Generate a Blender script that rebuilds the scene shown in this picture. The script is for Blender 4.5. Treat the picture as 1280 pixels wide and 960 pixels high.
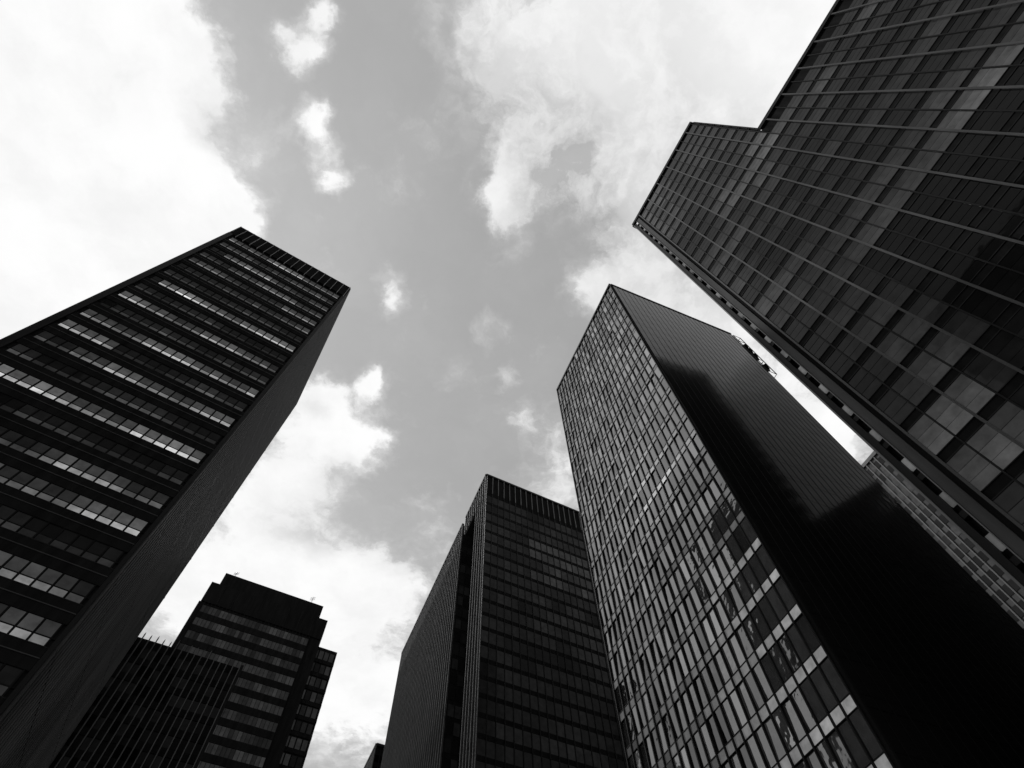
import bpy, math, random
from mathutils import Matrix, Vector
R = math.radians
random.seed(11)
scene = bpy.context.scene
for o in list(bpy.data.objects):
    bpy.data.objects.remove(o)
col = scene.collection

# ------------------------------------------------------------------ camera
EYE = 1.6
RIGHT = Vector((0.99941751, 0.03050565, -0.01529834))
DOWN = Vector((-0.03412673, 0.89337236, -0.44801919))
FWD = Vector((0.0, 0.44828031, 0.89389304))
FPX = 700.0
cam_data = bpy.data.cameras.new('camera')
cam_data.sensor_width = 36.0
cam_data.lens = 36.0 * FPX / 1280.0
cam_data.clip_start = 0.1
cam_data.clip_end = 8000.0
cam = bpy.data.objects.new('camera', cam_data)
col.objects.link(cam)
m3 = Matrix((RIGHT, -DOWN, -FWD)).transposed()
cam.matrix_world = Matrix.Translation((0, 0, EYE)) @ m3.to_4x4()
scene.camera = cam

# ------------------------------------------------------------------ exposure
scene.view_settings.view_transform = 'Standard'
scene.view_settings.look = 'None'
scene.view_settings.exposure = 0.0
scene.view_settings.gamma = 1.0
scene.view_settings.use_curve_mapping = False
scene.cycles.max_bounces = 6
scene.cycles.glossy_bounces = 4

# ------------------------------------------------------------------ sun
SUN_AZ, SUN_EL = 172.0, 42.0            # degrees, azimuth counter-clockwise from +X
sd = bpy.data.lights.new('sun', 'SUN')
sd.energy = 2.0
sd.angle = R(2.0)
sd.color = (1.0, 1.0, 1.0)
sun = bpy.data.objects.new('sun', sd)
col.objects.link(sun)
sv = Vector((math.cos(R(SUN_AZ)) * math.cos(R(SUN_EL)), math.sin(R(SUN_AZ)) * math.cos(R(SUN_EL)), math.sin(R(SUN_EL))))
sun.rotation_euler = sv.to_track_quat('Z', 'Y').to_euler()
sun.location = sv * 400

# ------------------------------------------------------------------ sky (grey, a layer of broken cloud over a clear gap)
SKY_STRENGTH = 0.1
CLEAR_GAIN = 3.5
CLOUDS = [(-0.687, -0.096, 0.291, 1.2), (-0.641, 0.089, 0.252, 1.1), (-0.819, 0.231, 0.325, 1.1), (-0.932, 0.055, 0.396, 1.2), (-0.485, -0.101, 0.102, 0.7), (-0.482, -0.025, 0.072, 0.5), (-0.547, 0.13, 0.121, 0.7), (-0.475, 0.143, 0.065, 0.75), (-0.459, 0.187, 0.042, 0.6), (-1.133, 0.531, 0.358, 1), (-0.421, 0.059, 0.089, 0.3), (-0.313, -0.08, 0.053, 1.0), (-0.273, -0.133, 0.039, 0.95), (-0.305, 0.02, 0.044, 1.05), (-0.285, 0.11, 0.039, 1.0), (-0.293, 0.069, 0.033, 0.6), (-0.342, -0.117, 0.024, 0.5), (-0.227, 0.319, 0.042, 0.9), (-0.226, 0.273, 0.035, 0.6), (-0.269, 0.495, 0.047, 1.0), (-0.11, 0.476, 0.057, 0.4), (-0.042, 0.377, 0.054, 0.36), (-0.012, 0.478, 0.04, 0.45), (0.092, -0.041, 0.198, 1.0), (0.301, -0.067, 0.248, 1.1), (-0.042, -0.098, 0.102, 0.5), (0.012, 0.104, 0.092, 0.75), (-0.014, 0.154, 0.057, 0.85), (0.079, 0.106, 0.106, 0.35), (0.009, 0.217, 0.057, 0.4), (0.267, 0.093, 0.212, 1.0), (0.497, -0.018, 0.322, 1.2), (0.246, 0.268, 0.126, 0.9), (0.397, 0.364, 0.239, 1.2), (0.146, 0.317, 0.068, 0.75), (0.067, 0.597, 0.083, 0.5), (0.006, 0.589, 0.054, 0.35), (0.106, 0.709, 0.116, 0.7), (0.624, 0.658, 0.247, 1.2), (-0.378, 0.56, 0.128, 1), (-0.317, 0.653, 0.074, 0.9), (-0.463, 0.696, 0.164, 1), (-0.564, 0.8, 0.163, 0.9), (-0.265, 0.623, 0.04, 0.6), (-0.391, 0.523, 0.069, 0.6), (-0.623, 1.057, 0.306, 1.1), (-0.401, 1.015, 0.182, 0.95), (-0.486, 1.41, 0.42, 1.2), (-0.284, 1.082, 0.105, 0.6), (-0.781, 1.063, 0.235, 1), (-0.21, 0.839, 0.103, 0.42), (-0.168, 0.986, 0.134, 0.5), (0.08, 0.828, 0.107, 0.55),
          (-2.2, 0.0, 1.3, 0.9), (-1.6, 1.9, 0.9, 0.8), (1.6, 0.2, 0.8, 0.7), (-1.4, -1.2, 0.8, 0.5)]
BELLIES = [(0.093, 0.165, 0.096, 0.3), (0.157, 0.201, 0.084, 0.2), (0.271, -0.002, 0.419, 0.15), (0.385, 0.272, 0.334, 0.2), (0.016, -0.01, 0.122, 0.18), (-0.079, -0.099, 0.09, 0.3), (0.093, 0.075, 0.103, 0.25), (-0.597, -0.04, 0.071, 0.08), (-0.438, 0.022, 0.062, 0.3), (0.008, 0.231, 0.065, 0.25), (-0.408, 0.83, 0.124, 0.28), (-0.233, 0.885, 0.149, 0.3), (-0.369, 0.7, 0.067, 0.15), (-0.521, 0.848, 0.104, 0.16), (-0.409, 0.55, 0.038, 0.1), (0.03, 0.625, 0.092, 0.25), (0.08, 0.783, 0.1, 0.25), (0.471, -0.083, 0.162, -0.12)]
world = bpy.data.worlds.new('World')
scene.world = world
world.use_nodes = True
wt = world.node_tree
wt.nodes.clear()


def nd(tree, kind, **kw):
    n = tree.nodes.new(kind)
    for k, v in kw.items():
        setattr(n, k, v)
    return n


def mth(tree, op, a, b=None, c=None, clamp=False):
    n = tree.nodes.new('ShaderNodeMath')
    n.operation = op
    n.use_clamp = clamp
    for i, v in enumerate((a, b, c)):
        if v is None:
            continue
        if isinstance(v, (int, float)):
            n.inputs[i].default_value = v
        else:
            tree.links.new(v, n.inputs[i])
    return n.outputs[0]


def ramp(tree, v, a, b, lo=0.0, hi=1.0, mode='SMOOTHSTEP'):
    n = tree.nodes.new('ShaderNodeMapRange')
    n.interpolation_type = mode
    tree.links.new(v, n.inputs['Value'])
    n.inputs['From Min'].default_value = a
    n.inputs['From Max'].default_value = b
    n.inputs['To Min'].default_value = lo
    n.inputs['To Max'].default_value = hi
    return n.outputs['Result']


def noise(tree, vec, scale, detail=5, rough=0.55, dist=0.0, out='Fac'):
    n = tree.nodes.new('ShaderNodeTexNoise')
    tree.links.new(vec, n.inputs['Vector'])
    n.inputs['Scale'].default_value = scale
    n.inputs['Detail'].default_value = detail
    n.inputs['Roughness'].default_value = rough
    n.inputs['Distortion'].default_value = dist
    return n.outputs[out]


def vmath(tree, op, a, b=None, scale=None):
    n = tree.nodes.new('ShaderNodeVectorMath')
    n.operation = op
    for i, v in enumerate((a, b)):
        if v is None:
            continue
        if isinstance(v, tuple):
            n.inputs[i].default_value = v
        else:
            tree.links.new(v, n.inputs[i])
    if scale is not None:
        n.inputs['Scale'].default_value = scale
    return n


def build_sky():
    t = wt
    out = nd(t, 'ShaderNodeOutputWorld')
    bg = nd(t, 'ShaderNodeBackground')
    bg.inputs['Strength'].default_value = SKY_STRENGTH
    t.links.new(bg.outputs[0], out.inputs[0])
    sky = nd(t, 'ShaderNodeTexSky', sky_type='NISHITA', sun_disc=False)
    sky.sun_elevation = R(SUN_EL)
    sky.sun_rotation = R(90.0 - SUN_AZ)
    bw = nd(t, 'ShaderNodeRGBToBW')
    t.links.new(sky.outputs[0], bw.inputs[0])
    tc = nd(t, 'ShaderNodeTexCoord')
    d = tc.outputs['Generated']
    sep = nd(t, 'ShaderNodeSeparateXYZ')
    t.links.new(d, sep.inputs[0])
    zc = mth(t, 'MAXIMUM', sep.outputs[2], 0.08)
    cmb = nd(t, 'ShaderNodeCombineXYZ')
    t.links.new(mth(t, 'DIVIDE', sep.outputs[0], zc), cmb.inputs[0])
    t.links.new(mth(t, 'DIVIDE', sep.outputs[1], zc), cmb.inputs[1])
    p = cmb.outputs[0]
    # wind-torn edges: bend the cloud layer before measuring it
    w1 = vmath(t, 'SUBTRACT', noise(t, p, 5.0, 4, 0.55, 0, 'Color'), (0.5, 0.5, 0.5)).outputs[0]
    pw = vmath(t, 'ADD', p, vmath(t, 'SCALE', w1, scale=0.11).outputs[0]).outputs[0]
    w2 = vmath(t, 'SUBTRACT', noise(t, p, 22.0, 5, 0.6, 0, 'Color'), (0.5, 0.5, 0.5)).outputs[0]
    pw = vmath(t, 'ADD', pw, vmath(t, 'SCALE', w2, scale=0.042).outputs[0]).outputs[0]
    w3 = vmath(t, 'SUBTRACT', noise(t, p, 70.0, 4, 0.6, 0, 'Color'), (0.5, 0.5, 0.5)).outputs[0]
    pw = vmath(t, 'ADD', pw, vmath(t, 'SCALE', w3, scale=0.014).outputs[0]).outputs[0]
    total = None
    for x, y, r, w in CLOUDS:
        dist = vmath(t, 'DISTANCE', pw, (x, y, 0.0)).outputs['Value']
        v = ramp(t, dist, 0.0, r * 1.25, w, 0.0)
        total = v if total is None else mth(t, 'ADD', total, v)
    total = mth(t, 'MINIMUM', total, 1.25)
    n_mid = mth(t, 'SUBTRACT', noise(t, pw, 6.5, 9, 0.64), 0.5)
    n_fine = mth(t, 'SUBTRACT', noise(t, pw, 26.0, 6, 0.6), 0.5)
    body = mth(t, 'ADD', total, mth(t, 'MULTIPLY', n_mid, 0.95))
    body = mth(t, 'ADD', body, mth(t, 'MULTIPLY', n_fine, 0.62))
    mask = ramp(t, body, 0.24, 0.92)
    veil = mth(t, 'MULTIPLY', ramp(t, body, 0.04, 0.80), ramp(t, noise(t, pw, 3.6, 7, 0.62), 0.38, 0.62, 0.15, 0.75))
    mask = mth(t, 'MAXIMUM', mask, veil)
    # thick parts white, thin or shaded bellies grey
    n_sh = noise(t, pw, 4.2, 7, 0.6)
    shade = ramp(t, n_sh, 0.30, 0.62, 0.90, 1.0)
    thick = ramp(t, body, 0.35, 1.0, 0.84, 1.0)
    level = mth(t, 'MULTIPLY', mth(t, 'MULTIPLY', shade, thick), 10.0)
    grey = None
    for x, y, r, w in BELLIES:
        dist = vmath(t, 'DISTANCE', pw, (x, y, 0.0)).outputs['Value']
        v = ramp(t, dist, 0.0, r * 1.3, w, 0.0)
        grey = v if grey is None else mth(t, 'ADD', grey, v)
    grey = mth(t, 'MULTIPLY', grey, ramp(t, noise(t, pw, 9.0, 6, 0.62), 0.35, 0.62, 0.5, 1.3))
    level = mth(t, 'MULTIPLY', level, mth(t, 'SUBTRACT', 1.0, mth(t, 'MINIMUM', grey, 0.5)))
    haze = ramp(t, noise(t, pw, 3.0, 6, 0.6), 0.35, 0.75, 0.95, 1.07)
    clear = mth(t, 'MULTIPLY', mth(t, 'MULTIPLY', mth(t, 'POWER', bw.outputs[0], 0.35), CLEAR_GAIN), haze)
    mix = nd(t, 'ShaderNodeMix', data_type='FLOAT')
    t.links.new(mask, mix.inputs[0])
    t.links.new(clear, mix.inputs[2])
    t.links.new(level, mix.inputs[3])
    t.links.new(mix.outputs[0], bg.inputs['Color'])


build_sky()

# ------------------------------------------------------------------ materials


def new_mat(name):
    m = bpy.data.materials.new(name)
    m.use_nodes = True
    return m, m.node_tree, m.node_tree.nodes['Principled BSDF']


def metal(name, base, rough=0.45, spec=0.5, wear=0.35, scale=0.35):
    m, t, b = new_mat(name)
    tc = nd(t, 'ShaderNodeTexCoord')
    mp = nd(t, 'ShaderNodeMapping')
    mp.inputs['Scale'].default_value = (1, 1, 0.12)      # rain streaks run down
    t.links.new(tc.outputs['Object'], mp.inputs[0])
    n = noise(t, mp.outputs[0], scale * 4, 6, 0.65)
    v = ramp(t, n, 0.3, 0.7, base * (1 - wear), base * (1 + wear), 'LINEAR')
    t.links.new(v, b.inputs['Base Color'])
    t.links.new(ramp(t, n, 0.3, 0.7, rough * 0.8, rough * 1.2, 'LINEAR'), b.inputs['Roughness'])
    b.inputs['Specular IOR Level'].default_value = spec
    return m


def glass(name, base, ior, rough=0.03, wav=0.02, wscale=0.55, emit=1.0):
    """window glass: dark room behind, mirror-like face, each pane slightly bowed; attribute 'lit' = light in the room, 'tone' = blind"""
    m, t, b = new_mat(name)
    tc = nd(t, 'ShaderNodeTexCoord')
    at = nd(t, 'ShaderNodeAttribute', attribute_name='tone')
    t.links.new(mth(t, 'ADD', at.outputs['Fac'], base), b.inputs['Base Color'])
    b.inputs['Roughness'].default_value = rough
    b.inputs['IOR'].default_value = ior
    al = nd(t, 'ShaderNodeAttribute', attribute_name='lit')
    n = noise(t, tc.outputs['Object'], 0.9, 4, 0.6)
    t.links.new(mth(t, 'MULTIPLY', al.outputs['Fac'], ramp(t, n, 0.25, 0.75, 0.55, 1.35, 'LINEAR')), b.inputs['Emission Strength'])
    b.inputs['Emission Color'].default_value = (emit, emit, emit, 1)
    bp = nd(t, 'ShaderNodeBump')
    bp.inputs['Strength'].default_value = 1.0
    bp.inputs['Distance'].default_value = wav
    t.links.new(noise(t, tc.outputs['Object'], wscale, 2, 0.5), bp.inputs['Height'])
    t.links.new(bp.outputs[0], b.inputs['Normal'])
    return m


M_STEEL = metal('black_painted_steel', 0.012, 0.45, 0.08)
M_STEEL2 = metal('worn_grey_steel', 0.09, 0.38)
M_FIN = metal('pale_fin_metal', 0.20, 0.40)
M_SLAT = metal('dark_slat_steel', 0.06, 0.4, 0.4)
M_MULL = metal('dull_mullion_steel', 0.045, 0.45, 0.25)
M_BLACK = metal('matt_black_cladding', 0.016, 0.7, 0.0)
M_RIB = metal('grey_ribbed_cladding', 0.075, 0.6, 0.05, 0.5, 0.12)
M_PANEL = metal('pale_spandrel_panel', 0.36, 0.45, 0.12, 0.2)
M_DARKPANEL = metal('dark_spandrel_panel', 0.012, 0.45, 0.01)
G_STD = glass('dark_window_glass', 0.005, 1.22, 0.03, 0.012)
G_DIM = glass('bronze_window_glass', 0.004, 1.12, 0.06, 0.012)
G_NEAR = glass('near_window_glass', 0.004, 1.17, 0.04, 0.012)
G_COAT = glass('mirror_coated_glass', 0.01, 2.3, 0.04, 0.028, 0.8)
G_COAT_LOW = glass('worn_coated_glass', 0.008, 1.95, 0.05, 0.028, 0.8)
G_COAT_HIGH = glass('fresh_coated_glass', 0.012, 2.8, 0.03, 0.028, 0.8)
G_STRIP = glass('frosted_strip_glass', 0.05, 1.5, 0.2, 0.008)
G_SIDE = glass('smooth_black_glass', 0.012, 1.08, 0.09, 0.0025)


def concrete(name, base, sc):
    m, t, b = new_mat(name)
    tc = nd(t, 'ShaderNodeTexCoord')
    n = noise(t, tc.outputs['Object'], sc, 8, 0.65)
    t.links.new(ramp(t, n, 0.3, 0.7, base * 0.75, base * 1.25, 'LINEAR'), b.inputs['Base Color'])
    b.inputs['Roughness'].default_value = 0.85
    return m


M_GROUND = concrete('plaza_stone', 0.22, 0.4)
M_ROAD = concrete('asphalt', 0.05, 1.2)

# ------------------------------------------------------------------ mesh helpers


class Geo:
    def __init__(self):
        self.v, self.f, self.lit, self.tone = [], [], [], []

    def hexa(self, pts, lit=0.0, tone=0.0):
        b = len(self.v)
        self.v += [tuple(p) for p in pts]
        for q in ((0, 1, 2, 3), (7, 6, 5, 4), (0, 4, 5, 1), (1, 5, 6, 2), (2, 6, 7, 3), (3, 7, 4, 0)):
            self.f.append(tuple(b + i for i in q))
            self.lit.append(lit)
            self.tone.append(tone)

    def join(self, g):
        b = len(self.v)
        self.v += g.v
        self.f += [tuple(b + i for i in q) for q in g.f]
        self.lit += g.lit
        self.tone += g.tone

    def build(self, name, m, parent=None, kind=None):
        me = bpy.data.meshes.new(name)
        root = parent
        while root and root.parent:
            root = root.parent
        off = root.matrix_world.inverted() if root else Matrix()
        me.from_pydata([tuple(off @ Vector(p)) for p in self.v], [], self.f)
        if any(self.lit) or any(self.tone):
            a = me.attributes.new('lit', 'FLOAT', 'FACE')
            a.data.foreach_set('value', self.lit)
            a = me.attributes.new('tone', 'FLOAT', 'FACE')
            a.data.foreach_set('value', self.tone)
        me.materials.append(m)
        me.update()
        o = bpy.data.objects.new(name, me)
        col.objects.link(o)
        if parent:
            o.parent = parent
        if kind:
            o['kind'] = kind
        return o


def prism(g, poly, z0, z1):
    """upright prism over a counter-clockwise polygon"""
    b = len(g.v)
    n = len(poly)
    g.v += [(p[0], p[1], z0) for p in poly] + [(p[0], p[1], z1) for p in poly]
    fs = [tuple(b + i for i in range(n))[::-1], tuple(b + n + i for i in range(n))]
    fs += [(b + i, b + (i + 1) % n, b + n + (i + 1) % n, b + n + i) for i in range(n)]
    g.f += fs
    g.lit += [0.0] * len(fs)
    g.tone += [0.0] * len(fs)


def inset(poly, d):
    n = len(poly)
    out = []
    for i in range(n):
        a, b, c = Vector(poly[i - 1]), Vector(poly[i]), Vector(poly[(i + 1) % n])
        e1, e2 = (b - a).normalized(), (c - b).normalized()
        n1, n2 = Vector((-e1.y, e1.x)), Vector((-e2.y, e2.x))
        k = d / max(0.2, 1 + n1.dot(n2))
        out.append(tuple(b + (n1 + n2) * k))
    return out


def ccw(poly):
    a = sum(poly[i - 1][0] * poly[i][1] - poly[i][0] * poly[i - 1][1] for i in range(len(poly)))
    return poly if a > 0 else poly[::-1]


def screen_area(pts):
    """how large a quad shows from the street (for choosing which repeats become parts of their own)"""
    q = []
    for p in pts:
        d = Vector(p) - Vector((0, 0, EYE))
        w = d.dot(FWD)
        if w < 0.5:
            return 0.0
        q.append((640 + FPX * d.dot(RIGHT) / w, 480 + FPX * d.dot(DOWN) / w))
    cx, cy = sum(a for a, _ in q) / 4, sum(b for _, b in q) / 4
    if not (-20 < cx < 1300 and -20 < cy < 980):
        q = [(min(max(a, 0), 1280), min(max(b, 0), 960)) for a, b in q]
    return abs(sum(q[i - 1][0] * q[i][1] - q[i][0] * q[i - 1][1] for i in range(4))) / 2


class Tower:
    def __init__(self, name, label, cat, at, az=0.0, group=None):
        self.o = bpy.data.objects.new(name, None)
        col.objects.link(self.o)
        self.o.location = (at[0], at[1], 0)
        self.o.rotation_euler = (0, 0, az)
        self.o.matrix_world = Matrix.Translation((at[0], at[1], 0)) @ Matrix.Rotation(az, 4, 'Z')
        self.o['label'] = label
        self.o['category'] = cat
        if group:
            self.o['group'] = group
        self.parts = {}

    def add(self, name, g, m, area=0.0, child=None):
        self.parts.setdefault(name, []).append((area, g, m, child))

    def finish(self, limit=100):
        for name, lst in self.parts.items():
            lst.sort(key=lambda e: -e[0])
            rest = {}
            for i, (a, g, m, child) in enumerate(lst):
                if i < limit and (a > 0 or len(lst) <= limit):
                    o = g.build(name, m, self.o)
                    if child:
                        child[1].build(child[0], child[2], o)
                else:
                    rest.setdefault(m, Geo()).join(g)
                    if child:
                        rest.setdefault(child[2], Geo()).join(child[1])
            for m, g in rest.items():
                g.build(name, m, self.o, 'stuff')


class Face:
    """one facade: u runs from P to Q in metres, d is out of the wall"""

    def __init__(self, tower, P, Q, inside):
        self.t = tower
        self.P, self.Q = Vector(P), Vector(Q)
        e = self.Q - self.P
        self.w = e.length
        self.e = e / self.w
        n = Vector((self.e.y, -self.e.x))
        if n.dot(self.P - Vector(inside)) < 0:
            n = -n
        self.n = n
        self.seen = n.dot(-self.P) > 0
        self.flip = (self.e.x * n.y - self.e.y * n.x) > 0

    def pt(self, u, z, d):
        q = self.P + self.e * u + self.n * d
        return (q.x, q.y, z)

    def box(self, g, u0, u1, z0, z1, d0, d1, tilt=(0, 0), lit=0.0, tone=0.0):
        a, b = tilt
        hu, hz = (u1 - u0) / 2, (z1 - z0) / 2
        fr = [self.pt(u0, z0, d1 - a * hu - b * hz), self.pt(u1, z0, d1 + a * hu - b * hz),
              self.pt(u1, z1, d1 + a * hu + b * hz), self.pt(u0, z1, d1 - a * hu + b * hz)]
        bk = [self.pt(u0, z0, d0), self.pt(u1, z0, d0), self.pt(u1, z1, d0), self.pt(u0, z1, d0)]
        pts = fr + bk
        if self.flip:
            pts = [fr[1], fr[0], fr[3], fr[2], bk[1], bk[0], bk[3], bk[2]]
        g.hexa(pts, lit, tone)

    def area(self, u0, u1, z0, z1):
        if not self.seen:
            return 0.0
        return screen_area([self.pt(u0, z0, 0), self.pt(u1, z0, 0), self.pt(u1, z1, 0), self.pt(u0, z1, 0)])

    def windows(self, us, zs, lo, hi, m, lit=None, tone=None, tilt=0.004, gap=0.06, split=((0, 1, 1),), name='window', sub=None):
        """us: bay edges; zs: floor levels; glass from z+lo to z+hi; split: panes of one window as (from, to, brightness)"""
        ms = m if isinstance(m, (list, tuple)) else [m]
        for j, z in enumerate(zs):
            for i in range(len(us) - 1):
                m = random.choice(ms)
                a, b = us[i] + gap, us[i + 1] - gap
                g = Geo()
                L = lit(i, j) if lit else 0.0
                T = tone(i, j) if tone else 0.0
                child = None
                for (s0, s1, k) in split:
                    tl = (random.gauss(0, tilt), random.gauss(0, tilt))
                    z0, z1 = z + lo + (hi - lo) * s0, z + lo + (hi - lo) * s1
                    if sub and (s0, s1, k) == split[-1] and len(split) > 1:
                        gc = Geo()
                        self.box(gc, a, b, z0, z1, -0.06, 0.0, tl, L * k, T)
                        child = (sub, gc, m)
                    else:
                        self.box(g, a, b, z0, z1, -0.06, 0.0, tl, L * k, T)
                self.t.add(name, g, m, self.area(a, b, z + lo, z + hi), child)

    def bands(self, u0, u1, spans, d0, d1, m, name='spandrel', cut=None, lit=None, tilt=0.006):
        """one long panel per floor (cut: bay edges at which the panel is jointed)"""
        for j, (z0, z1) in enumerate(spans):
            g = Geo()
            if cut:
                for i in range(len(cut) - 1):
                    self.box(g, cut[i] + 0.03, cut[i + 1] - 0.03, z0, z1, d0, d1, (random.gauss(0, tilt), random.gauss(0, tilt)), lit(i, j) if lit else 0.0)
            else:
                self.box(g, u0, u1, z0, z1, d0, d1)
            self.t.add(name, g, m, self.area(u0, u1, z0, z1))

    def mullions(self, us, z0, z1, w, depth, m, name='mullion', web=None):
        for u in us:
            g = Geo()
            if web:
                self.box(g, u - web / 2, u + web / 2, z0, z1, -0.05, depth - 0.05)
                self.box(g, u - w / 2, u + w / 2, z0, z1, depth - 0.05, depth)
            else:
                self.box(g, u - w / 2, u + w / 2, z0, z1, -0.05, depth)
            self.t.add(name, g, m, self.area(u - w / 2, u + w / 2, z0, z1))

    def slab(self, name, u0, u1, z0, z1, d0, d1, m):
        g = Geo()
        self.box(g, u0, u1, z0, z1, d0, d1)
        self.t.add(name, g, m, 1.0)


def patchy(a, b, seed):
    """smooth 0..1 field over a facade, so neighbouring panes share their glow"""
    def h(i, j):
        return random.Random(i * 7919 + j * 104729 + seed).random()
    i, j = math.floor(a), math.floor(b)
    x, y = a - i, b - j
    x, y = x * x * (3 - 2 * x), y * y * (3 - 2 * y)
    lo = h(i, j) * (1 - x) + h(i + 1, j) * x
    hi = h(i, j + 1) * (1 - x) + h(i + 1, j + 1) * x
    return lo * (1 - y) + hi * y


def polar(P, az, L):
    return (P[0] + L * math.cos(R(az)), P[1] + L * math.sin(R(az)))


def span(a, b, n):
    return [a + (b - a) * i / n for i in range(n + 1)]


def mid(*ps):
    return (sum(p[0] for p in ps) / len(ps), sum(p[1] for p in ps) / len(ps))


# ------------------------------------------------------------------ ground
def sheet(name, poly, z, th, m):
    g = Geo()
    prism(g, ccw(poly), z - th, z)
    o = g.build(name, m)
    o['kind'] = 'structure'
    return o


sheet('ground', [(-4000, -4000), (4000, -4000), (4000, 4000), (-4000, 4000)], 0.0, 0.5, M_GROUND)
c26, s26 = math.cos(R(26)), math.sin(R(26))


def rot(u, v):
    return (u * c26 - v * s26, u * s26 + v * c26)


sheet('road', [rot(-900, -42), rot(900, -42), rot(900, -30), rot(-900, -30)], 0.004, 0.2, M_ROAD)

# ------------------------------------------------------------------ left tower: dark slab with lit strips of windows
K = 1.12


def build_banded():
    P1, P2 = (-46.3 * K, 17.9 * K), (-29.0 * K, 29.5 * K)
    az = math.degrees(math.atan2(P2[1] - P1[1], P2[0] - P1[0]))
    P3 = polar(P2, 122, 27.7 * K)
    P4 = (P1[0] + P3[0] - P2[0], P1[1] + P3[1] - P2[1])
    Z = lambda h: h * K + EYE
    T = Tower('office_tower', 'black tower at the left with glowing strips of windows and a ribbed grey side wall', 'skyscraper', P2, R(az), 'dark office towers round the square')
    poly = ccw([P1, P2, P3, P4])
    ctr = mid(P1, P2, P3, P4)
    g = Geo()
    prism(g, inset(poly, 0.10), 0, Z(99.6))
    T.add('wall', g, M_BLACK, 1)
    F = Face(T, P1, P2, ctr)
    u0, u1, nb = 1.0 * K, 20.25 * K, 18
    us = span(u0, u1, nb)
    fh = 3.27
    ks = list(range(-13, 16))
    zs = [Z(43.75 + fh * k) for k in ks]
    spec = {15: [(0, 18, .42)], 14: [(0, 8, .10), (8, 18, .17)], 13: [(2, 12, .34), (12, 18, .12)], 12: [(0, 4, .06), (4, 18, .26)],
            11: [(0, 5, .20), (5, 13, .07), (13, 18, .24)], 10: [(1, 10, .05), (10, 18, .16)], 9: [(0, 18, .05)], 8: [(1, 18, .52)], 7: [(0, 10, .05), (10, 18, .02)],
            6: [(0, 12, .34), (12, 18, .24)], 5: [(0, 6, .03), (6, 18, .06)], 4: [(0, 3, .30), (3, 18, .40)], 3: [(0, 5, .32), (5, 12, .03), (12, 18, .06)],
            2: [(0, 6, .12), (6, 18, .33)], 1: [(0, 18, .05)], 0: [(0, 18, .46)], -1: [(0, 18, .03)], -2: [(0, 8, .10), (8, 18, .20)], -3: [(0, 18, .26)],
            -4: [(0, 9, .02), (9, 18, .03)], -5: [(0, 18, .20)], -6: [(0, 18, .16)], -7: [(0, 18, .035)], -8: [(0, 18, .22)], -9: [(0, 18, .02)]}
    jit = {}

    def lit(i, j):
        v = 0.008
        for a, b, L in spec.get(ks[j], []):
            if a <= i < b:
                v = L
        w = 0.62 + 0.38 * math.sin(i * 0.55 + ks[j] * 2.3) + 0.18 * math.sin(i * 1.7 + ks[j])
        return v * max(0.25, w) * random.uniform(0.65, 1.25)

    def lit_low(i, j):
        return lit(i, j)
    lo, hi = 0.0, 1.65 * K
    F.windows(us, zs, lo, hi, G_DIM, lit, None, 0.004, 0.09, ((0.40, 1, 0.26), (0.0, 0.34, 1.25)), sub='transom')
    F.bands(0.75 * K, 20.5 * K, [(z + hi * 0.345, z + hi * 0.395) for z in zs], -0.08, 0.02, M_BLACK, 'glazing_bar')
    F.bands(0.75 * K, 20.5 * K, [(z + hi + 0.02, z + fh * K - 0.02) for z in zs[:-1]], -0.08, 0.10, M_BLACK)
    F.bands(0.75 * K, 20.5 * K, [(z - 0.10, z - 0.02) for z in zs], -0.08, 0.12, M_STEEL, 'sill')
    F.bands(0.75 * K, 20.5 * K, [(z + hi + 0.9, z + hi + 0.96) for z in zs[:-1]], 0.10, 0.15, M_MULL, 'ledge')
    F.mullions(us, 0, Z(94.8), 0.12, 0.07, M_BLACK)
    F.slab('crown', 0, F.w, Z(95.3), Z(100), -0.3, 0.22, M_BLACK)
    F.mullions(span(0.15, F.w - 0.15, 17), Z(94.7), Z(100) - 0.05, 0.08, 0.32, M_FIN, 'crown_fin')
    F.slab('corner_column', -0.02, 0.7 * K, 0, Z(95.3), -0.08, 0.24, M_STEEL)
    F.slab('corner_column', 20.55 * K, F.w + 0.02, 0, Z(95.3), -0.08, 0.24, M_STEEL)
    S = Face(T, P2, P3, ctr)
    g = Geo()
    n = 38
    for i in range(n):
        a = S.w * i / n
        S.box(g, a, a + S.w / n * 0.6, 0, Z(99.2), -0.1, 0.16)
    S.box(g, 0, S.w, 0, Z(99.2), -0.09, -0.005)
    T.add('ribbed_cladding', g, M_RIB, 1)
    S.bands(0.0, S.w, [(Z(43.75 + fh * q), Z(43.75 + fh * q) + 0.09) for q in range(-12, 17, 2)], -0.05, 0.165, M_STEEL, 'joint')
    S.slab('coping', 0.02, S.w, Z(99.2), Z(100), -0.1, 0.12, M_STEEL)
    for (a, b) in ((P3, P4), (P4, P1)):
        X = Face(T, a, b, ctr)
        g = Geo()
        for i in range(40):
            X.box(g, X.w * i / 40, X.w * (i + .6) / 40, 0, Z(99.2), -0.1, 0.08)
        T.add('ribbed_cladding', g, M_RIB, 1)
    T.finish()


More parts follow.
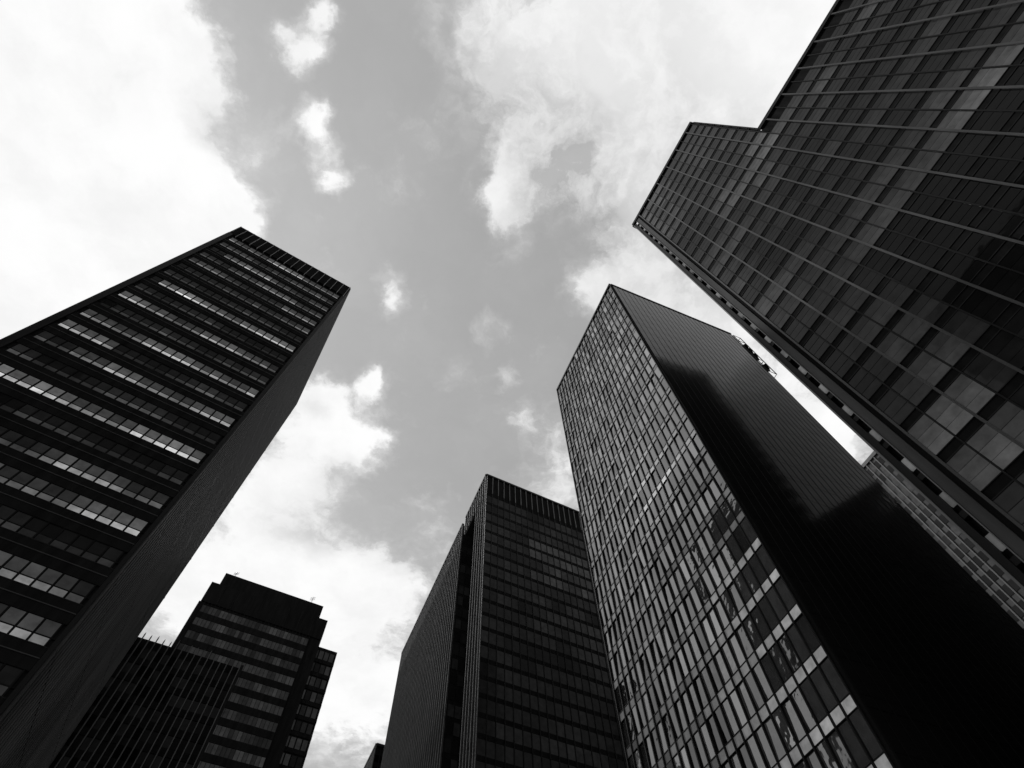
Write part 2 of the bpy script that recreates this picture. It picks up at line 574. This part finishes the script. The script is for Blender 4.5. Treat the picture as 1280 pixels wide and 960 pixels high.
# ------------------------------------------------------------------ glass tower right of centre
def build_mirror():
    k = 1.18
    P = (18.60 * k, 30.22 * k)
    L = polar(P, 114.0, 23.6 * k)
    az = 24.2
    # far end of the right face
    Rr = polar(P, az, 26.0 * k)
    B = (L[0] + Rr[0] - P[0], L[1] + Rr[1] - P[1])
    Z = lambda h: h * k + EYE
    T = Tower('office_tower', 'tall glass tower right of centre with bright gridded left face and smooth black right face', 'skyscraper', P, R(az), 'dark office towers round the square')
    poly = ccw([P, Rr, B, L])
    ctr = mid(P, Rr, B, L)
    g = Geo()
    prism(g, inset(poly, 0.10), 0, Z(99.5))
    T.add('wall', g, M_BLACK, 1)
    fh = 3.2
    js = list(range(-7, 24))
    zs = [Z(23.35 + fh * j) for j in js]
    F = Face(T, P, L, ctr)
    us = span(0.12, F.w - 0.12, 23)
    wh = 2.40 * k

    def tone(i, j):
        v = 0.0
        if js[j] <= 4 and i < 9:  # pane tone lowered to deepen the left tower's dark reflection
            return random.uniform(0, 0.012)
        if random.random() < 0.3:
            v = random.uniform(0.02, 0.16)
        return v

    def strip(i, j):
        # glow put into the spandrel strip at every floor line, strongest low near the corner
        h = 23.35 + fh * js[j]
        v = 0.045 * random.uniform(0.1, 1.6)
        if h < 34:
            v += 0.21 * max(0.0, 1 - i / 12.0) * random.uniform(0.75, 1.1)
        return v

    def lit(i, j):
        if js[j] <= 4 and i < 9:
            return random.uniform(0.004, 0.016)
        return 0.0
    F.windows(us, zs, 0.02, wh, [G_COAT, G_COAT, G_COAT, G_COAT, G_COAT_LOW, G_COAT_LOW, G_COAT_LOW, G_COAT_HIGH], lit, tone, 0.024, 0.05, ((0, .985, 1),))
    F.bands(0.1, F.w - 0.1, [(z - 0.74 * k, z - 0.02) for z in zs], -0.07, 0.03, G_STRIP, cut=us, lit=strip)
    F.bands(0.1, F.w - 0.1, [(z - 0.02, z + 0.06) for z in zs] + [(z - 0.80 * k, z - 0.745 * k) for z in zs], -0.07, 0.09, M_STEEL, 'transom')
    F.mullions(us, 0, Z(99.2), 0.13, 0.20, M_STEEL)
    F.slab('coping', 0, F.w, Z(99.5), Z(100), -0.2, 0.22, M_STEEL)
    S = Face(T, P, Rr, ctr)
    us = span(0.3, S.w - 0.12, 24)
    S.windows(us, zs, 0.02, wh, G_SIDE, None, None, 0.001, 0.05)
    S.bands(0.2, S.w - 0.1, [(z - 0.74 * k, z - 0.03) for z in zs], -0.07, 0.0, G_SIDE, cut=us, tilt=0.001)
    S.mullions(us, 0, Z(99.2), 0.06, 0.03, M_STEEL)
    S.slab('coping', 0.24, S.w, Z(99.5), Z(100), -0.2, 0.12, M_STEEL)
    S.slab('corner_column', 0.0, 0.24, 0, Z(99.2), -0.09, 0.20, M_BLACK)
    for (a, b) in ((Rr, B), (B, L)):
        X = Face(T, a, b, ctr)
        us = span(0.12, X.w - 0.12, 23)
        X.windows(us, zs, 0.02, wh, G_SIDE, None, None, 0.003, 0.05)
        X.mullions(us, 0, Z(99.2), 0.13, 0.2, M_STEEL)
    T.finish()
    return Rr, Z


# ------------------------------------------------------------------ stepped tower at the right edge
def build_stepped():
    k = 1.18
    P = (22.4 * k, 19.3 * k)
    az = -62.5
    Z = lambda h: h * k + EYE
    e = Vector((math.cos(R(az)), math.sin(R(az))))
    P = tuple(Vector(P) - e * 0.55 * k)
    o = 0.95                                  # local offset of u = 0
    U = lambda u: (u + o) * k
    Qn = polar(P, az, U(17.2))
    Q = polar(P, az, U(46.0))
    D = 32.5
    P4, Qn4, Q4 = polar(P, az + 90, D), polar(Qn, az + 90, D), polar(Q, az + 90, D)
    T = Tower('office_tower', 'black tower filling the right edge with stepped roof and long mullions on dark glass', 'skyscraper', P, R(az), 'dark office towers round the square')
    ctr = mid(P, Q, Q4, P4)
    g = Geo()
    # shell stands back at the open corner strip
    Pi = polar(P, az, 1.05 * k)
    prism(g, inset(ccw([Pi, Qn, Qn4, polar(P4, az, 1.05 * k)]), 0.10), 0, Z(99.5))
    T.add('wall', g, M_BLACK, 1)
    g = Geo()
    prism(g, inset(ccw([polar(Qn, az, -0.3), Q, Q4, polar(Qn4, az, -0.3)]), 0.12), 0, Z(72.3))
    T.add('wall', g, M_BLACK, 1)
    F = Face(T, P, Q, ctr)
    fh = 3.2
    js = list(range(-8, 23))
    zs = [Z(25.3 + fh * j) for j in js]
    bay = 1.44
    us_all = [U(1.05 + bay * i) for i in range(0, 31)]
    us_tall = us_all[:12]
    us_low = us_all[11:]

    def glow_for(off):  # room light, plus reflected patches put into the panes as emission
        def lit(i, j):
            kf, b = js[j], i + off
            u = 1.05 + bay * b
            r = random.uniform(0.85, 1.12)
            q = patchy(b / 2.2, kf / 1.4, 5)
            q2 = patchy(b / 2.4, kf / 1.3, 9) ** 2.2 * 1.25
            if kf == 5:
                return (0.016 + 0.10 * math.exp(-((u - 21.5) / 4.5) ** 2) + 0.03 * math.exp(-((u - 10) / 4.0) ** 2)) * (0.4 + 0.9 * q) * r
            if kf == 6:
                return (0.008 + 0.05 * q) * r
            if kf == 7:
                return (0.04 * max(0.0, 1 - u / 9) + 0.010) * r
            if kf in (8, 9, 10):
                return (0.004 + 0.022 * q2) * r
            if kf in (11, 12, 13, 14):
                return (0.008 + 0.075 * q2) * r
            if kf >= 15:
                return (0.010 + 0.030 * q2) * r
            if kf in (-2, -1, 0) and b < 4:  # soft reflected patch at the low corner, painted as pane glow
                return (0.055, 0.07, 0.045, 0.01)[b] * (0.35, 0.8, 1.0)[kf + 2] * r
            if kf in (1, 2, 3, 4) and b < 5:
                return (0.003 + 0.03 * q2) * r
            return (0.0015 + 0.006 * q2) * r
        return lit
    sp = ((0, .30, 1.0), (.325, .64, .9), (.665, 1, .62))
    lo, hi = 0.02, 2.46 * k
    low_n = len([z for z in zs if z + hi < Z(72.0)])
    F.windows(us_tall, zs, lo, hi, G_NEAR, glow_for(0), None, 0.006, 0.07, sp)
    F.windows(us_low, zs[:low_n], lo, hi, G_NEAR, glow_for(11), None, 0.006, 0.07, sp)
    for a, b, n in ((U(1.05), U(17.2), len(zs)), (U(17.2), U(44.2), low_n)):
        F.bands(a, b, [(z - 0.66 * k, z - 0.06) for z in zs[:n]], -0.08, -0.01, M_DARKPANEL)
        F.bands(a, b, [(z - 0.06, z + 0.01) for z in zs[:n]] + [(z - 0.74 * k, z - 0.665 * k) for z in zs[:n]], -0.08, 0.06, M_STEEL, 'transom')
    heavy = us_all[0::2]
    thin = us_all[1::2]
    for us, w, d, wb, m in ((heavy, 0.18, 0.24, 0.05, M_MULL), (thin, 0.10, 0.12, None, M_STEEL)):
        F.mullions([u for u in us if u < U(17.0)], 0, Z(99.1), w, d, m, web=wb)
        F.mullions([u for u in us if u >= U(17.0)], 0, Z(72.2), w, d, m, web=wb)
    F.slab('coping', 0, U(17.2), Z(99.1), Z(100), -0.2, 0.28, M_STEEL)
    F.slab('coping', U(17.2) + 0.01, U(46), Z(72.2), Z(73), -0.2, 0.28, M_STEEL)
    # open corner: outer pier, recess with a small light panel per floor, metal column cover
    F.slab('corner_pier', 0.0, 0.14, 0, Z(99.1), -0.5, 0.10, M_STEEL2)
    F.slab('corner_recess', 0.14, U(-0.06), 0, Z(99.1), -0.75, -0.55, M_BLACK)
    F.slab('corner_trim', U(-0.06), U(0.0), 0, Z(99.1), -0.6, 0.16, M_STEEL2)
    F.slab('column_cover', U(0.02), U(0.62), 0, Z(99.1), -0.6, 0.05, M_RIB)
    for z in zs:
        g = Geo()
        F.box(g, 0.24, U(-0.16), z + 0.9, z + 2.0, -0.55, -0.36, (0, 0), 0.11 * random.uniform(.5, 1.25))
        T.add('corner_light', g, G_STD, F.area(0.24, U(-.16), z + .8, z + 2.3))
        g = Geo()
        F.box(g, 0.14, U(-0.06), z - 0.4, z + 0.1, -0.55, -0.12)
        T.add('corner_bracket', g, M_STEEL, F.area(0.14, U(-.06), z - .4, z + .1))
    # side towards the street and the back
    S = Face(T, P, P4, ctr)
    us = span(1.2, S.w - 0.2, 20)
    S.slab('column_cover', 0.0, 1.1, 0, Z(99.1), -0.6, 0.02, M_STEEL)
    S.windows(us, zs, lo, hi, G_STD, None, None, 0.004, 0.07)
    S.mullions(us, 0, Z(99.1), 0.12, 0.2, M_STEEL)
    S.slab('coping', 0, S.w, Z(99.1), Z(100), -0.2, 0.26, M_STEEL)
    X = Face(T, Qn, Qn4, mid(P, P4))
    us = span(0.2, X.w - 0.2, 20)
    X.mullions(us, Z(73), Z(99.1), 0.12, 0.2, M_STEEL)
    X.slab('coping', 0.3, X.w, Z(99.1), Z(100), -0.2, 0.2, M_STEEL)
    T.finish()


# ------------------------------------------------------------------ broad tower at the centre
def build_central():
    k = 1.40
    P = (-6.2 * k, 72.1 * k)
    Z = lambda h: h * k + EYE
    azr, azl = 29.0, 114.0
    Rr = polar(P, azr, 34 * k)
    N1, N2 = polar(P, azl, 5.4 * k), polar(P, azl, 14.7 * k)
    L = polar(P, azl, 61.3 * k)
    dep = (Rr[0] - P[0], Rr[1] - P[1])
    T = Tower('office_tower', 'broad dark tower at bottom centre with finned black crown and deep slot in left face', 'skyscraper', P, R(azr), 'dark office towers round the square')
    ctr = (P[0] + dep[0] * .5 - 20, P[1] + dep[1] * .5 + 25)
    nd_ = 4.0 * k
    n1b, n2b = polar(N1, azr, nd_), polar(N2, azr, nd_)
    B = (L[0] + dep[0], L[1] + dep[1])
    g = Geo()
    prism(g, inset(ccw([P, Rr, B, L, N2, n2b, n1b, N1]), 0.10), 0, Z(94.2))
    T.add('wall', g, M_BLACK, 1)
    g = Geo()
    Nt = polar(P, azl, 12.6 * k)
    prism(g, inset(ccw([P, Rr, B, L, N2, polar(N2, azr, nd_), polar(Nt, azr, nd_), Nt]), 0.08), Z(94.25), Z(99.8))
    T.add('crown', g, M_BLACK, 1)
    fh = 2.75
    zs = [Z(91.2 - fh * j) for j in range(33)]
    wh = 2.0 * k
    F = Face(T, P, Rr, ctr)
    us = span(0.2, F.w - 0.2, 25)

    def lit(i, j):
        h = 91.2 - fh * j
        base = 0.004
        if 73 < h < 84 and 6 < i < 17:
            base = 0.013
        elif h > 60:
            base = 0.006
        return 1.5 * base * (0.35 + 1.3 * patchy(i / 2.6, j / 1.3, 3)) * random.uniform(0.8, 1.2)
    F.windows(us, zs, 0.02, wh, G_DIM, lit, None, 0.006, 0.09)
    F.bands(0.1, F.w, [(z - (fh - 2.0) * k + 0.04, z - 0.02) for z in zs], -0.07, 0.03, M_DARKPANEL)
    F.mullions(us, 0, Z(94.2), 0.16, 0.22, M_STEEL)
    F.mullions(us, Z(94.2) + 0.02, Z(100), 0.10, 0.30, M_FIN2, 'crown_fin')
    F.slab('coping', -0.1, F.w, Z(99.82), Z(100.3), -0.3, 0.34, M_STEEL)
    F.slab('corner_column', 0.0, 0.14, 0, Z(94.2), -0.09, 0.26, M_SLAT)
    for (a, b, n, a2) in ((P, N1, 4, None), (N2, L, 35, None)):
        S = Face(T, a, b, ctr)
        us = span(0.2, S.w - 0.2, n)

        def tone(i, j):
            return random.choice((0, 0, 0.01, 0.03))
        S.windows(us, zs, 0.02, wh, G_STD, None, tone, 0.008, 0.1)
        S.bands(0.1, S.w - 0.1, [(z - (fh - 2.0) * k + 0.04, z - 0.02) for z in zs], -0.07, 0.03, M_DARKPANEL)
        S.mullions(us, 0, Z(94.2), 0.16, 0.34, M_SLAT)
    for (a, b, n) in ((P, Nt, 9), (N2, L, 35)):
        S = Face(T, a, b, ctr)
        S.mullions(span(0.2, S.w - 0.2, n), Z(94.2) + 0.02, Z(100), 0.16, 0.36, M_FIN2, 'crown_fin')
        S.slab('coping', -0.1 if a is P else 0.02, S.w, Z(99.82), Z(100.3), -0.3, 0.40, M_STEEL)
    W = Face(T, N2, n2b, mid(N2, n2b, L))
    W.windows(span(0.3, W.w - 0.2, 3), zs, 0.02, wh, G_DIM, lambda i, j: random.choice((0.001, 0.002, 0.004)), None, 0.004, 0.12)
    for (a, b) in ((Rr, B), (B, L)):
        X = Face(T, a, b, ctr)
        X.mullions(span(0.2, X.w - 0.2, 24), 0, Z(100), 0.18, 0.3, M_STEEL)
    T.finish()


M_FIN2 = metal('dull_fin_metal', 0.15, 0.42)


# ------------------------------------------------------------------ set-back tower bottom left
def build_setback():
    k = 1.15
    P = (-69.4 * k, 97.5 * k)
    az = 30.1
    Z = lambda h: h * k + EYE
    n_in = az + 90
    T = Tower('office_tower', 'distant tower with black stepped top above grey window bands, lower wing on its right', 'skyscraper', P, R(az), 'dark office towers round the square')
    pt = lambda u, d: polar(polar(P, az, u * k), n_in, d * k)
    Q = lambda u0, u1, d0, d1: ccw([pt(u0, d0), pt(u1, d0), pt(u1, d1), pt(u0, d1)])
    for nm, q, z0, z1 in (('penthouse', Q(0.1, 24.3, 0.3, 18), 95.0, 100), ('crown', Q(-1.6, 26.4, 0.0, 20), 90.9, 96.3),
                          ('wall', Q(-1.9, 26.4, 0.25, 20), 0, 90.88), ('lower_wing', Q(24.2, 31.0, 1.0, 20), 0, 89.8)):
        g = Geo()
        prism(g, q, max(0, Z(z0)) if z0 else 0, Z(z1))
        T.add(nm, g, M_BLACK, 1)
    ctr = pt(12, 10)
    F = Face(T, pt(-0.7, 0.0), pt(23.6, 0.0), ctr)
    us = span(0, F.w, 30)
    fh = 3.28
    zs = [Z(88.2 - fh * j) for j in range(27)]

    def lit(i, j):
        return (0.004 + 0.026 * patchy(i / 1.8, j / 0.9, 21)) * random.uniform(0.6, 1.3)
    F.windows(us, zs, 0.0, 1.8 * k, G_DIM, lit, lambda i, j: random.choice((0, .01, .03)), 0.006, 0.05)
    F.bands(0, F.w, [(z - (fh - 1.8) * k + .03, z - 0.03) for z in zs], -0.25, 0.16, M_BLACK)
    F.mullions(us, Z(10), Z(90.8), 0.08, 0.14, M_STEEL)
    S = Face(T, pt(25.0, 0.9), pt(31.0, 0.9), ctr)
    S.windows(span(0.8, S.w - 0.4, 4), [Z(86.9 - fh * j) for j in range(26)], 0.0, 2.0 * k, G_DIM, lambda i, j: random.choice((0.003, 0.008, 0.016, 0.02)), None, 0.005, 0.16)
    S.bands(0.5, S.w, [(Z(86.9 - fh * j) - 1.1, Z(86.9 - fh * j) - .2) for j in range(26)], -0.1, 0.1, M_BLACK)
    C = Face(T, pt(-1.6, 0.0), pt(26.4, 0.0), ctr)
    C.mullions(span(0.2, C.w - 0.2, 9), Z(91), Z(96.2), 0.10, 0.12, M_STEEL, 'crown_fin')
    T.finish()
    return pt, Z


# ------------------------------------------------------------------ finned block in front of it
def build_finned():
    k = 1.167
    P = (-56.54 * k, 70.09 * k)
    az = 30.3
    P0 = polar(P, az, -9 * k)
    Q = polar(P, az, 14.6 * k)
    n_in = az + 90
    A, B = polar(P0, n_in, 9), polar(Q, n_in, 9)
    Z = lambda h: h * k + EYE
    T = Tower('office_tower', 'lower black block at bottom left covered in thin upright fins that spike above its roof', 'office block', P0, R(az), 'dark office towers round the square')
    ctr = mid(P0, Q, A, B)
    g = Geo()
    prism(g, inset(ccw([P0, Q, B, A]), 0.1), 0, Z(58.9))
    T.add('wall', g, M_BLACK, 1)
    F = Face(T, P0, Q, ctr)
    nb = 24
    us = span(0.1, F.w - 0.1, nb)
    zs = [Z(56.0 - 2.6 * j) for j in range(20)]
    F.windows(us, zs, 0.02, 1.5 * k, G_DIM, lambda i, j: random.choice((0, 0.001, 0.003)), None, 0.006, 0.12)
    F.bands(0, F.w, [(z - 1.0 * k, z - 0.03) for z in zs], -0.08, 0.04, M_BLACK)
    for u in us:
        g = Geo()
        top = Z(59.2) + random.uniform(0.1, 1.0)
        F.box(g, u - 0.04, u + 0.04, 0, top, -0.05, 0.5)
        F.box(g, u - 0.08, u + 0.08, 0, top - 0.3, 0.5, 0.55)
        T.add('fin', g, M_SLAT, F.area(u - .1, u + .1, 0, top))
    S = Face(T, Q, B, ctr)
    for u in span(0.3, S.w - 0.2, 6):
        g = Geo()
        S.box(g, u - 0.06, u + 0.06, 0, Z(59.6), -0.05, 0.5)
        T.add('fin', g, M_STEEL, S.area(u - .1, u + .1, 0, Z(59)))
    T.finish()


# ------------------------------------------------------------------ far blocks
def build_corner_block():
    k = 1.22
    P = (-43.13 * k, 166.2 * k)
    az = 29
    L = polar(P, 114, 30)
    Rr = polar(P, az, 25)
    B = polar(L, az, 25)
    T = Tower('office_tower', 'small far block whose dark roof corner just shows beside the broad central tower', 'office block', P, R(az), 'dark office towers round the square')
    z1 = 100 * k + EYE
    ctr = mid(P, B)
    g = Geo()
    prism(g, inset(ccw([P, Rr, B, L]), 0.1), 0, z1 - 0.3)
    T.add('wall', g, M_BLACK, 1)
    for a, b, m, n in ((P, Rr, M_BLACK, 14), (P, L, M_RIB, 18)):
        F = Face(T, a, b, ctr)
        us = span(0.1, F.w - 0.1, n)
        F.mullions(us, 0, z1 - 0.4, 0.2, 0.3, M_STEEL2 if a is P and b is L else M_BLACK)
        F.windows(us, [z1 - 6 - 3.8 * j for j in range(20)], 0, 2.2, G_DIM, None, None, 0.006, 0.15)
        F.slab('coping', 0, F.w, z1 - 0.9, z1, -0.2, 0.4, M_STEEL)
    T.finish()


def build_gap_tower():
    # grey tower in the slot between the two right-hand towers
    k = 1.35
    P = polar((75.4 * k, 73.6 * k), 116, 1.5)
    az = -64
    Q = polar(P, az, 26)
    A, B = polar(P, az + 90, 22), polar(Q, az + 90, 22)
    T = Tower('office_tower', 'far grey tower showing as a sliver in the gap between the two right hand towers', 'skyscraper', P, R(az), 'dark office towers round the square')
    z1 = 100 * k + EYE
    ctr = mid(P, Q, A, B)
    g = Geo()
    prism(g, inset(ccw([P, Q, B, A]), 0.1), 0, z1 - 0.2)
    T.add('wall', g, M_RIB, 1)
    F = Face(T, P, Q, ctr)
    us = span(0.1, F.w - 0.1, 16)
    zs = [z1 - 5 - 4.2 * j for j in range(28)]
    F.windows(us, zs, 0, 2.5, G_STD, lambda i, j: random.choice((0.008, 0.02, 0.05)) if j < 9 else random.choice((0.003, .006)), None, 0.006, 0.2)
    F.mullions(us, 0, z1 - 0.2, 0.3, 0.3, M_MULL)
    F.slab('coping', 0, F.w, z1 - 1.2, z1, -0.2, 0.4, M_MULL)
    S = Face(T, P, A, ctr)
    S.windows(span(0.1, S.w - .1, 14), zs, 0, 2.5, G_STD, None, None, 0.006, 0.2)
    T.finish()


def build_added_behind():
    # unseen tower added behind the camera to darken reflections in the right-hand tower's glass
    P = polar((0, 0), 205, 62)
    T = Tower('office_tower', 'black tower added unseen behind the viewer to darken reflections in the glass', 'skyscraper', P, R(-62), 'dark office towers round the square')
    A = polar(P, -62, 62)
    C = polar(A, 208, 30)
    B = polar(P, 208, 30)
    ctr = mid(P, A, C, B)
    g = Geo()
    prism(g, inset(ccw([P, A, C, B]), 0.1), 0, 148)
    T.add('wall', g, M_BLACK, 1)
    F = Face(T, P, A, ctr)
    us = span(0.3, F.w - 0.3, 36)
    zs = [4 + 3.8 * j for j in range(37)]
    F.windows(us, zs, 0, 2.4, G_DIM, lambda i, j: random.choice((0, 0.004, 0.01, 0.03)), None, 0.005, 0.1)
    F.mullions(us, 0, 147, 0.2, 0.3, M_STEEL2)
    F.slab('coping', 0, F.w, 147, 148, -0.2, 0.4, M_STEEL)
    T.finish()


def build_beyond():
    # dark tower further down the street, hidden by the stepped one; the black glass of its neighbour mirrors it
    P = (146.0, -14.0)
    Q, C, B = (146.0, 80.0), (176.0, 80.0), (176.0, -14.0)
    T = Tower('office_tower', 'dark flat topped tower down the street, seen only mirrored in smooth black glass', 'skyscraper', P, R(90), 'dark office towers round the square')
    g = Geo()
    prism(g, inset(ccw([P, Q, C, B]), 0.1), 0, 151)
    T.add('wall', g, M_DARKPANEL, 1)
    F = Face(T, P, Q, (160, 30))
    us = span(0.3, F.w - 0.3, 40)
    F.windows(us, [4 + 3.9 * j for j in range(37)], 0, 2.4, G_DIM, None, None, 0.004, 0.1)
    F.mullions(us, 0, 151, 0.25, 0.3, M_MULL)
    T.finish()


build_beyond()
build_added_behind()
build_banded()
Rr, ZD = build_mirror()
build_stepped()
build_central()
ptB, ZB = build_setback()
build_finned()
build_corner_block()
build_gap_tower()

# ------------------------------------------------------------------ small things on the roofs


def tube(g, a, b, r):
    a, b = Vector(a), Vector(b)
    w = (b - a).normalized()
    s = w.cross(Vector((0.3, 0.5, 0.81))).normalized()
    t = w.cross(s)
    q = lambda c: [c + (s * x + t * y) * r for x, y in ((-1, -1), (1, -1), (1, 1), (-1, 1))]
    lo, hi = q(a), q(b)
    g.hexa(hi + lo)


def lattice_frame():
    # steel lattice fixed to the far edge of the glass tower
    ax = Vector((math.cos(R(24.2)), math.sin(R(24.2))))
    ay = Vector((-ax.y, ax.x))
    p0 = Vector(Rr) + ax * 0.10 + ay * -0.1
    o = bpy.data.objects.new('lattice_frame', None)
    col.objects.link(o)
    o.location = (p0.x, p0.y, ZD(86))
    o.matrix_world = Matrix.Translation(o.location)
    o['label'] = 'dark steel lattice frame fixed to the far upper edge of the glass tower'
    o['category'] = 'lattice frame'
    P = lambda a, b, z: (p0.x + ax.x * a + ay.x * b, p0.y + ax.y * a + ay.y * b, z)
    z0, z1 = ZD(83), ZD(99)
    for a, b in ((0, 0), (1.9, 0), (1.9, 1.2), (0, 1.2)):
        g = Geo()
        tube(g, P(a, b, z0), P(a, b, z1), 0.07)
        g.build('post', M_STEEL, o)
    n = 6
    for i in range(n + 1):
        z = z0 + (z1 - z0) * i / n
        g = Geo()
        tube(g, P(0, 0, z), P(1.9, 0, z), 0.05)
        tube(g, P(0, 1.2, z), P(1.9, 1.2, z), 0.05)
        tube(g, P(1.9, 0, z), P(1.9, 1.2, z), 0.05)
        g.build('rung', M_STEEL, o)
        if i < n:
            zz = z0 + (z1 - z0) * (i + 1) / n
            g = Geo()
            tube(g, P(0, 0, z), P(1.9, 0, zz), 0.045)
            tube(g, P(0, 1.2, zz), P(1.9, 1.2, z), 0.045)
            g.build('brace', M_STEEL, o)
    for z in (z0 + 2.2, z0 + 7.5, z0 + 10.2, z0 + 12.6):
        g = Geo()
        tube(g, P(0.95, .5, z), P(.95, .5, z + 1.3), 0.62)
        g.build('junction_box', M_BLACK, o)


lattice_frame()


M_PALE = metal('pale_galvanised_steel', 0.5, 0.4)


def aerial(u, d, h, label):
    p = ptB(u, d)
    o = bpy.data.objects.new('roof_aerial', None)
    col.objects.link(o)
    o.location = (p[0], p[1], ZB(100))
    o.matrix_world = Matrix.Translation(o.location)
    o['label'] = label
    o['category'] = 'aerial'
    o['group'] = 'aerials on the far roof'
    g = Geo()
    tube(g, (p[0], p[1], ZB(100)), (p[0], p[1], ZB(100) + h), 0.06)
    g.build('mast', M_PALE, o)
    g = Geo()
    for i in range(4):
        z = ZB(100) + h * (0.5 + 0.14 * i)
        tube(g, (p[0] - 0.7, p[1], z), (p[0] + 0.7, p[1], z), 0.03)
    g.build('crossbar', M_PALE, o)


aerial(2.2, 0.6, 1.6, 'thin pale aerial at the left end of the stepped black roof')
aerial(21.2, 0.6, 2.2, 'thin pale aerial near the right end of the stepped black roof')
